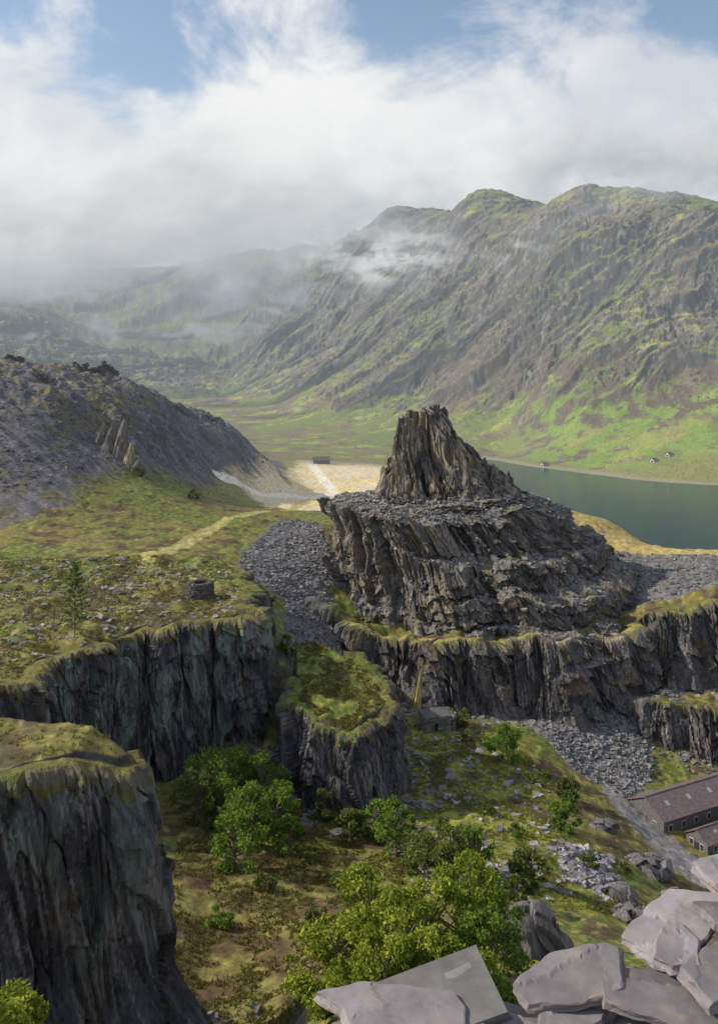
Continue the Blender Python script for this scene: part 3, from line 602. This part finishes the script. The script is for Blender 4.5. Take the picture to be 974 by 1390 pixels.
def outcrop(name,x,y,r,h,seed):
    n=120;k=200; t=np.linspace(0,2*np.pi,k)[None]; v=np.linspace(0,1,n)[:,None]; z=float(height(np.array([x]),np.array([y]))[0])
    R=r*np.sqrt(1-v**2+1e-4); PX=x+R*np.cos(t); PY=y+R*np.sin(t)*.7; PZ=z-1+h*v+0*t
    i,_,_,F=cells(PX/2.2+PZ*.2,PY/2.2+PZ*.2,seed,True); s=1+.25*(i-.5)+.25*F; PX=x+(PX-x)*s; PY=y+(PY-y)*s; PZ=PZ+h*.3*(i-.5)
    P_=np.stack([PX,PY,PZ],2); P_[:,-1]=P_[:,0]; c=np.clip(np.array((.15,.14,.15))*(.5+1.0*i[...,None]),.02,.8); new_mesh(name,P_,gridfaces(n,k),c,[M_cliff],False)
for b,d,r,h in ((715,150,6,10),(735,158,5,7),(690,160,5,6),(860,190,5,5),(900,200,6,5),(840,205,4,4),(920,215,6,4),(815,250,5,3.5),(875,232,7,4)):
    x,y=XY(b,d); outcrop('rock_outcrop',x,y,r,h,int(b))
# ------------------------------------------------------------------ LAKE
ml=bpy.data.materials.new('lake_water'); nt,N,L=nodes(ml); out=N.new('ShaderNodeOutputMaterial'); b=N.new('ShaderNodeBsdfPrincipled'); L.new(b.outputs[0],out.inputs[0])
b.inputs['Base Color'].default_value=(.003,.040,.046,1); b.inputs['Roughness'].default_value=.12; b.inputs['IOR'].default_value=1.33; b.inputs['Specular IOR Level'].default_value=.35
geo=N.new('ShaderNodeNewGeometry'); n=N.new('ShaderNodeTexNoise'); n.inputs['Scale'].default_value=.25; n.inputs['Detail'].default_value=5; L.new(geo.outputs['Position'],n.inputs['Vector'])
bp=N.new('ShaderNodeBump'); bp.inputs['Strength'].default_value=.4; bp.inputs['Distance'].default_value=.5; L.new(n.outputs[0],bp.inputs['Height']); L.new(bp.outputs[0],b.inputs['Normal'])
new_mesh('lake',[(-20,430,0),(2500,430,0),(2500,1500,0),(-20,1500,0)],[[0,1,2,3]],None,[ml])
# ------------------------------------------------------------------ SLABS
def slab(cx,cy,cz,outline,th,rx,ry,rz,col,name='slate_slab'):
    bm=bmesh.new(); vs=[bm.verts.new((a,b_,0)) for a,b_ in outline]; f=bm.faces.new(vs); r=bmesh.ops.extrude_face_region(bm,geom=[f]); 
    for v in r['geom']:
        if isinstance(v,bmesh.types.BMVert): v.co.z+=th*rng.uniform(.8,1.1); v.co.x*=rng.uniform(.9,.99); v.co.y*=rng.uniform(.9,.99)
    bmesh.ops.recalc_face_normals(bm,faces=bm.faces); bmesh.ops.bevel(bm,geom=bm.edges[:],offset=.002,segments=1,affect='EDGES')
    bmesh.ops.triangulate(bm,faces=bm.faces[:]); 
    for _ in range(4): bmesh.ops.subdivide_edges(bm,edges=[e for e in bm.edges if e.calc_length()>.022],cuts=1); bmesh.ops.triangulate(bm,faces=bm.faces[:])
    me=bpy.data.meshes.new(name); bm.to_mesh(me); bm.free(); V=np.zeros(len(me.vertices)*3,np.float32); me.vertices.foreach_get('co',V); V=V.reshape(-1,3)
    i,_,_=cells(V[:,0]*3.5+cx*9,V[:,1]*7,7)
    up=V[:,2]>th*.5; V[:,2]+=up*(.008*(i-.5)+.003*fbm(V[:,0]*5+cx*9,V[:,1]*5,4,77)); V[:,0]+=.007*fbm(V[:,1]*14,V[:,2]*60,3,78); V[:,1]+=.007*fbm(V[:,0]*14,V[:,2]*60,3,79); me.vertices.foreach_set('co',V.ravel())
    st_=fbm(V[:,0]*9+cx*5,V[:,1]*9,4,80)
    a=me.color_attributes.new('Col','FLOAT_COLOR','POINT'); c=np.ones((len(V),4),np.float32); c[:,:3]=mix(np.array(col)*(.8+.35*i[:,None]),(.28,.22,.16),ss(.2,.6,st_)*.4); a.data.foreach_set('color',c.ravel()); me.materials.append(M_slab)
    ob=bpy.data.objects.new(name,me); ob.location=(cx,cy,cz); ob.rotation_euler=(rx,ry,rz); bpy.context.scene.collection.objects.link(ob); return ob
def shard(w,h,k=6):
    t=np.sort(np.linspace(0,2*np.pi,k,endpoint=False)+rng.uniform(-.42,.42,k)); r=rng.uniform(.75,1.15,k)
    return [(math.cos(a)*w*.56*q_,math.sin(a)*h*.56*q_) for a,q_ in zip(t,r)]
PK=(.215,.197,.212)
SL=[(.13,2.66,158.07,.48,.20,.03,.04,-.05),(.42,2.60,158.02,.34,.2,.05,.02,.3),(.66,2.72,158.12,.38,.20,.10,-.10,.35),(.50,2.52,158.0,.4,.24,0,.05,.1),(.88,2.66,158.12,.40,.22,.04,.08,-.25),
(1.03,2.90,158.17,.40,.24,.1,-.16,.55),(1.24,2.86,158.22,.34,.20,-.08,.12,.1),(1.10,2.72,158.15,.34,.2,.12,.0,.9),(1.02,2.54,158.07,.40,.24,.02,.08,.3),(1.2,2.6,158.09,.36,.22,-.05,.05,-.3),(.75,2.44,158.02,.42,.20,0,0,.1),(.28,2.46,157.97,.4,.22,0,.02,0),(.0,2.45,157.93,.36,.2,0,-.08,.2),(1.42,3.05,158.22,.5,.34,.05,-.1,.2),(1.5,2.7,158.17,.5,.4,0,0,.2),(1.35,2.45,158.07,.5,.3,0,0,.5),(.9,2.5,158.06,.25,.16,.1,.1,.8),(.62,2.6,158.09,.2,.14,-.1,.1,.4),(1.0,2.78,158.17,.24,.15,.1,-.05,1.2)]
for x,y,z,w,h,rx,ry,rz in SL:
    k=rng.uniform(.7,1.15); slab(x,y,z-.06,shard(w,h,int(rng.integers(5,8))),rng.uniform(.02,.045),rx,ry,rz,tuple(c*k for c in PK))
vp=np.stack([rng.uniform(-.05,1.9,900),rng.uniform(2.25,2.8,900),rng.uniform(156.6,157.99,900)],1)
vp[:,2]-=np.where(vp[:,0]<.15,.08,0)
stones('dry_stone_wall',vp,rng.uniform(.18,.36,len(vp)),(.18,.165,.175),.3,.3,.3,M_slab)
# ------------------------------------------------------------------ SKY / LIGHT
AZ=math.radians(-86); EL=math.radians(35)
sd=Vector((math.sin(AZ)*math.cos(EL),math.cos(AZ)*math.cos(EL),math.sin(EL)))
su=bpy.data.lights.new('sun','SUN'); su.energy=5.0; su.angle=math.radians(.6); su.color=(1,.91,.74); so=bpy.data.objects.new('sun',su); so.rotation_euler=sd.to_track_quat('Z','Y').to_euler(); bpy.context.scene.collection.objects.link(so)
w=bpy.data.worlds.new('World'); bpy.context.scene.world=w; w.use_nodes=True; nt=w.node_tree; N=nt.nodes; L=nt.links; N.clear()
out=N.new('ShaderNodeOutputWorld'); sky=N.new('ShaderNodeTexSky'); sky.sky_type='NISHITA'; sky.sun_disc=False; sky.sun_elevation=EL; sky.sun_rotation=AZ
bs=N.new('ShaderNodeBackground'); bs.inputs[1].default_value=.15; L.new(sky.outputs[0],bs.inputs[0])
tc=N.new('ShaderNodeTexCoord'); mp=N.new('ShaderNodeMapping'); mp.inputs['Scale'].default_value=(1,1,1.7); mp.inputs['Location'].default_value=(.75,.1,.2); L.new(tc.outputs['Generated'],mp.inputs[0])
n=N.new('ShaderNodeTexNoise'); n.inputs['Scale'].default_value=5.0; n.inputs['Detail'].default_value=9; n.inputs['Roughness'].default_value=.6; n.inputs['Distortion'].default_value=.3; L.new(mp.outputs[0],n.inputs['Vector'])
sx=N.new('ShaderNodeSeparateXYZ'); L.new(tc.outputs['Generated'],sx.inputs[0])
cov=N.new('ShaderNodeMapRange'); cov.inputs[1].default_value=.34; cov.inputs[2].default_value=.17; cov.inputs[3].default_value=-.015; cov.inputs[4].default_value=.36; L.new(sx.outputs[2],cov.inputs[0])
ad=N.new('ShaderNodeMath'); L.new(n.outputs[0],ad.inputs[0]); L.new(cov.outputs[0],ad.inputs[1])
mr=N.new('ShaderNodeMapRange'); mr.interpolation_type='SMOOTHSTEP'; mr.inputs[1].default_value=.42; mr.inputs[2].default_value=.62; L.new(ad.outputs[0],mr.inputs[0])
n2=N.new('ShaderNodeTexNoise'); n2.inputs['Scale'].default_value=2.6; n2.inputs['Detail'].default_value=8; L.new(mp.outputs[0],n2.inputs['Vector'])
cr=N.new('ShaderNodeValToRGB'); cr.color_ramp.elements[0].position=.34; cr.color_ramp.elements[0].color=(.66,.69,.74,1); cr.color_ramp.elements[1].position=.56; cr.color_ramp.elements[1].color=(.97,.96,.94,1); L.new(n2.outputs[0],cr.inputs[0])
bc=N.new('ShaderNodeBackground'); bc.inputs[1].default_value=1.02; L.new(cr.outputs[0],bc.inputs[0])
ms=N.new('ShaderNodeMixShader'); L.new(mr.outputs[0],ms.inputs[0]); L.new(bs.outputs[0],ms.inputs[1]); L.new(bc.outputs[0],ms.inputs[2]); L.new(ms.outputs[0],out.inputs[0])
# ------------------------------------------------------------------ HAZE (absorbing box over the valley; scattered light put in as emission)
def box(name,lo,hi,mat):
    V=[(lo[0] if i&1==0 else hi[0],lo[1] if i&2==0 else hi[1],lo[2] if i&4==0 else hi[2]) for i in range(8)]
    return new_mesh(name,V,[(0,2,3,1),(4,5,7,6),(0,1,5,4),(1,3,7,5),(3,2,6,7),(2,0,4,6)],None,[mat])
mh=bpy.data.materials.new('haze_emission'); nt,N,L=nodes(mh); out=N.new('ShaderNodeOutputMaterial'); va=N.new('ShaderNodeVolumeAbsorption'); va.inputs[0].default_value=(0,0,0,1); va.inputs[1].default_value=1/6800
em=N.new('ShaderNodeEmission'); em.inputs[0].default_value=(.50,.58,.64,1); em.inputs[1].default_value=1/6800; ads=N.new('ShaderNodeAddShader'); L.new(va.outputs[0],ads.inputs[0]); L.new(em.outputs[0],ads.inputs[1]); L.new(ads.outputs[0],out.inputs['Volume'])
box('haze',(-4500,480,-9),(4500,7000,700),mh)
# ------------------------------------------------------------------ LOW CLOUD: alpha sheets among the ridges, daylight painted in as emission
mc=bpy.data.materials.new('low_cloud_glow'); nt,N,L=nodes(mc); out=N.new('ShaderNodeOutputMaterial')
at=N.new('ShaderNodeAttribute'); at.attribute_name='Col'; tr=N.new('ShaderNodeBsdfTransparent'); em=N.new('ShaderNodeEmission'); L.new(at.outputs['Color'],em.inputs[0])
geo=N.new('ShaderNodeNewGeometry'); n=N.new('ShaderNodeTexNoise'); n.inputs['Scale'].default_value=1/90; n.inputs['Detail'].default_value=6; n.inputs['Roughness'].default_value=.62; L.new(geo.outputs['Position'],n.inputs['Vector'])
mr=N.new('ShaderNodeMapRange'); mr.inputs[1].default_value=.3; mr.inputs[2].default_value=.7; mr.inputs[3].default_value=-.35; mr.inputs[4].default_value=.35; L.new(n.outputs[0],mr.inputs[0])
def mth(op,a,b):
    m=N.new('ShaderNodeMath'); m.operation=op
    for i,v in enumerate((a,b)):
        if isinstance(v,(int,float)): m.inputs[i].default_value=v
        else: L.new(v,m.inputs[i])
    return m.outputs[0]
al=at.outputs['Alpha']; q_=mth('MULTIPLY',al,mth('SUBTRACT',1.0,al)); af=mth('ADD',al,mth('MULTIPLY',mth('MULTIPLY',q_,3.0),mr.outputs[0]))
cl_=N.new('ShaderNodeClamp'); L.new(af,cl_.inputs[0])
mxs=N.new('ShaderNodeMixShader'); L.new(cl_.outputs[0],mxs.inputs[0]); L.new(tr.outputs[0],mxs.inputs[1]); L.new(em.outputs[0],mxs.inputs[2]); L.new(mxs.outputs[0],out.inputs[0])
for i,D in enumerate((1860,2080,2300,2600,2950,3500,4400)):
    xs=np.linspace(-.62*D,.62*D,420); zs=np.linspace(120,160+.36*D,200); XX,ZZ=np.meshgrid(xs,zs)
    YY=D+90*fbm(XX/700,ZZ/300,3,300+i)
    H=height(XX.astype(np.float32),YY.astype(np.float32))
    sc_=D/2200
    zb=160+sc_*(300+.2*np.minimum(XX/sc_,0)+150*ss(330,620,XX/sc_))
    nn=fbm(XX/420+i*7.3,ZZ/200,5,310+i)
    a=ss(-100,130,ZZ-zb+210*nn)*(.4 if D<2000 else .6)
    sc_=D/1860
    wisp=np.exp(-((XX/sc_-290)/190)**2-(((ZZ-160)/sc_-(262+.10*(XX-270)))/55)**2)*ss(-.3,.35,fbm(XX/150,ZZ/60,5,330+i,.6))*.85*(D<2200)
    wispb=np.exp(-((XX/sc_-60)/140)**2-(((ZZ-160)/sc_-205)/50)**2)*ss(-.2,.4,fbm(XX/120,ZZ/50,5,350+i,.6))*.6*(D<2400)
    wisp2=np.exp(-((ZZ-(330+.15*XX))/60)**2)*ss(.05,.6,fbm(XX/220,ZZ/70,4,340+i))*.5*(D>2500)*ss(400,0,XX)
    a=np.maximum(np.maximum(a,wispb),np.maximum(wisp,wisp2))
    topz=160+.255*D+.10*D*fbm(XX/450,ZZ/500,4,320); a=a*ss(0,-.09*D,ZZ-topz)
    a=a*ss(0,60,ZZ-H)*ss(.62*D,.55*D,np.abs(XX))*ss(120,190,ZZ)
    left=ss(-.05,-.3,XX/D); br=ss(-60,340+70*left,ZZ-zb+160*nn); br=np.maximum(br,.75*(np.maximum(wisp,wispb)>a*.9))
    c=np.stack([.42+.56*br,.44+.535*br,.47+.49*br],2)*(1-.12*left[...,None]*(1-br[...,None]))*(1-.14*ss(.15,.35,XX/D)[...,None])  # cloud light and shade painted into the glow: grey base, white above
    new_mesh('low_cloud',np.stack([XX,YY,ZZ],2),gridfaces(200,420),np.concatenate([c,np.clip(a,0,1)[...,None]],2),[mc],True)
# ------------------------------------------------------------------ CAMERA
cd=bpy.data.cameras.new('camera'); cd.sensor_fit='VERTICAL'; cd.sensor_height=24; cd.lens=24*1200/1390; cd.shift_y=-215/1390; cd.clip_start=.1; cd.clip_end=90000
co=bpy.data.objects.new('camera',cd); co.location=(0,0,CAMZ); co.rotation_euler=(math.radians(90),0,0); bpy.context.scene.collection.objects.link(co); bpy.context.scene.camera=co
s=bpy.context.scene; s.view_settings.view_transform='Standard'; s.view_settings.look='None'; s.view_settings.exposure=0
print('done',time.time()-T0)
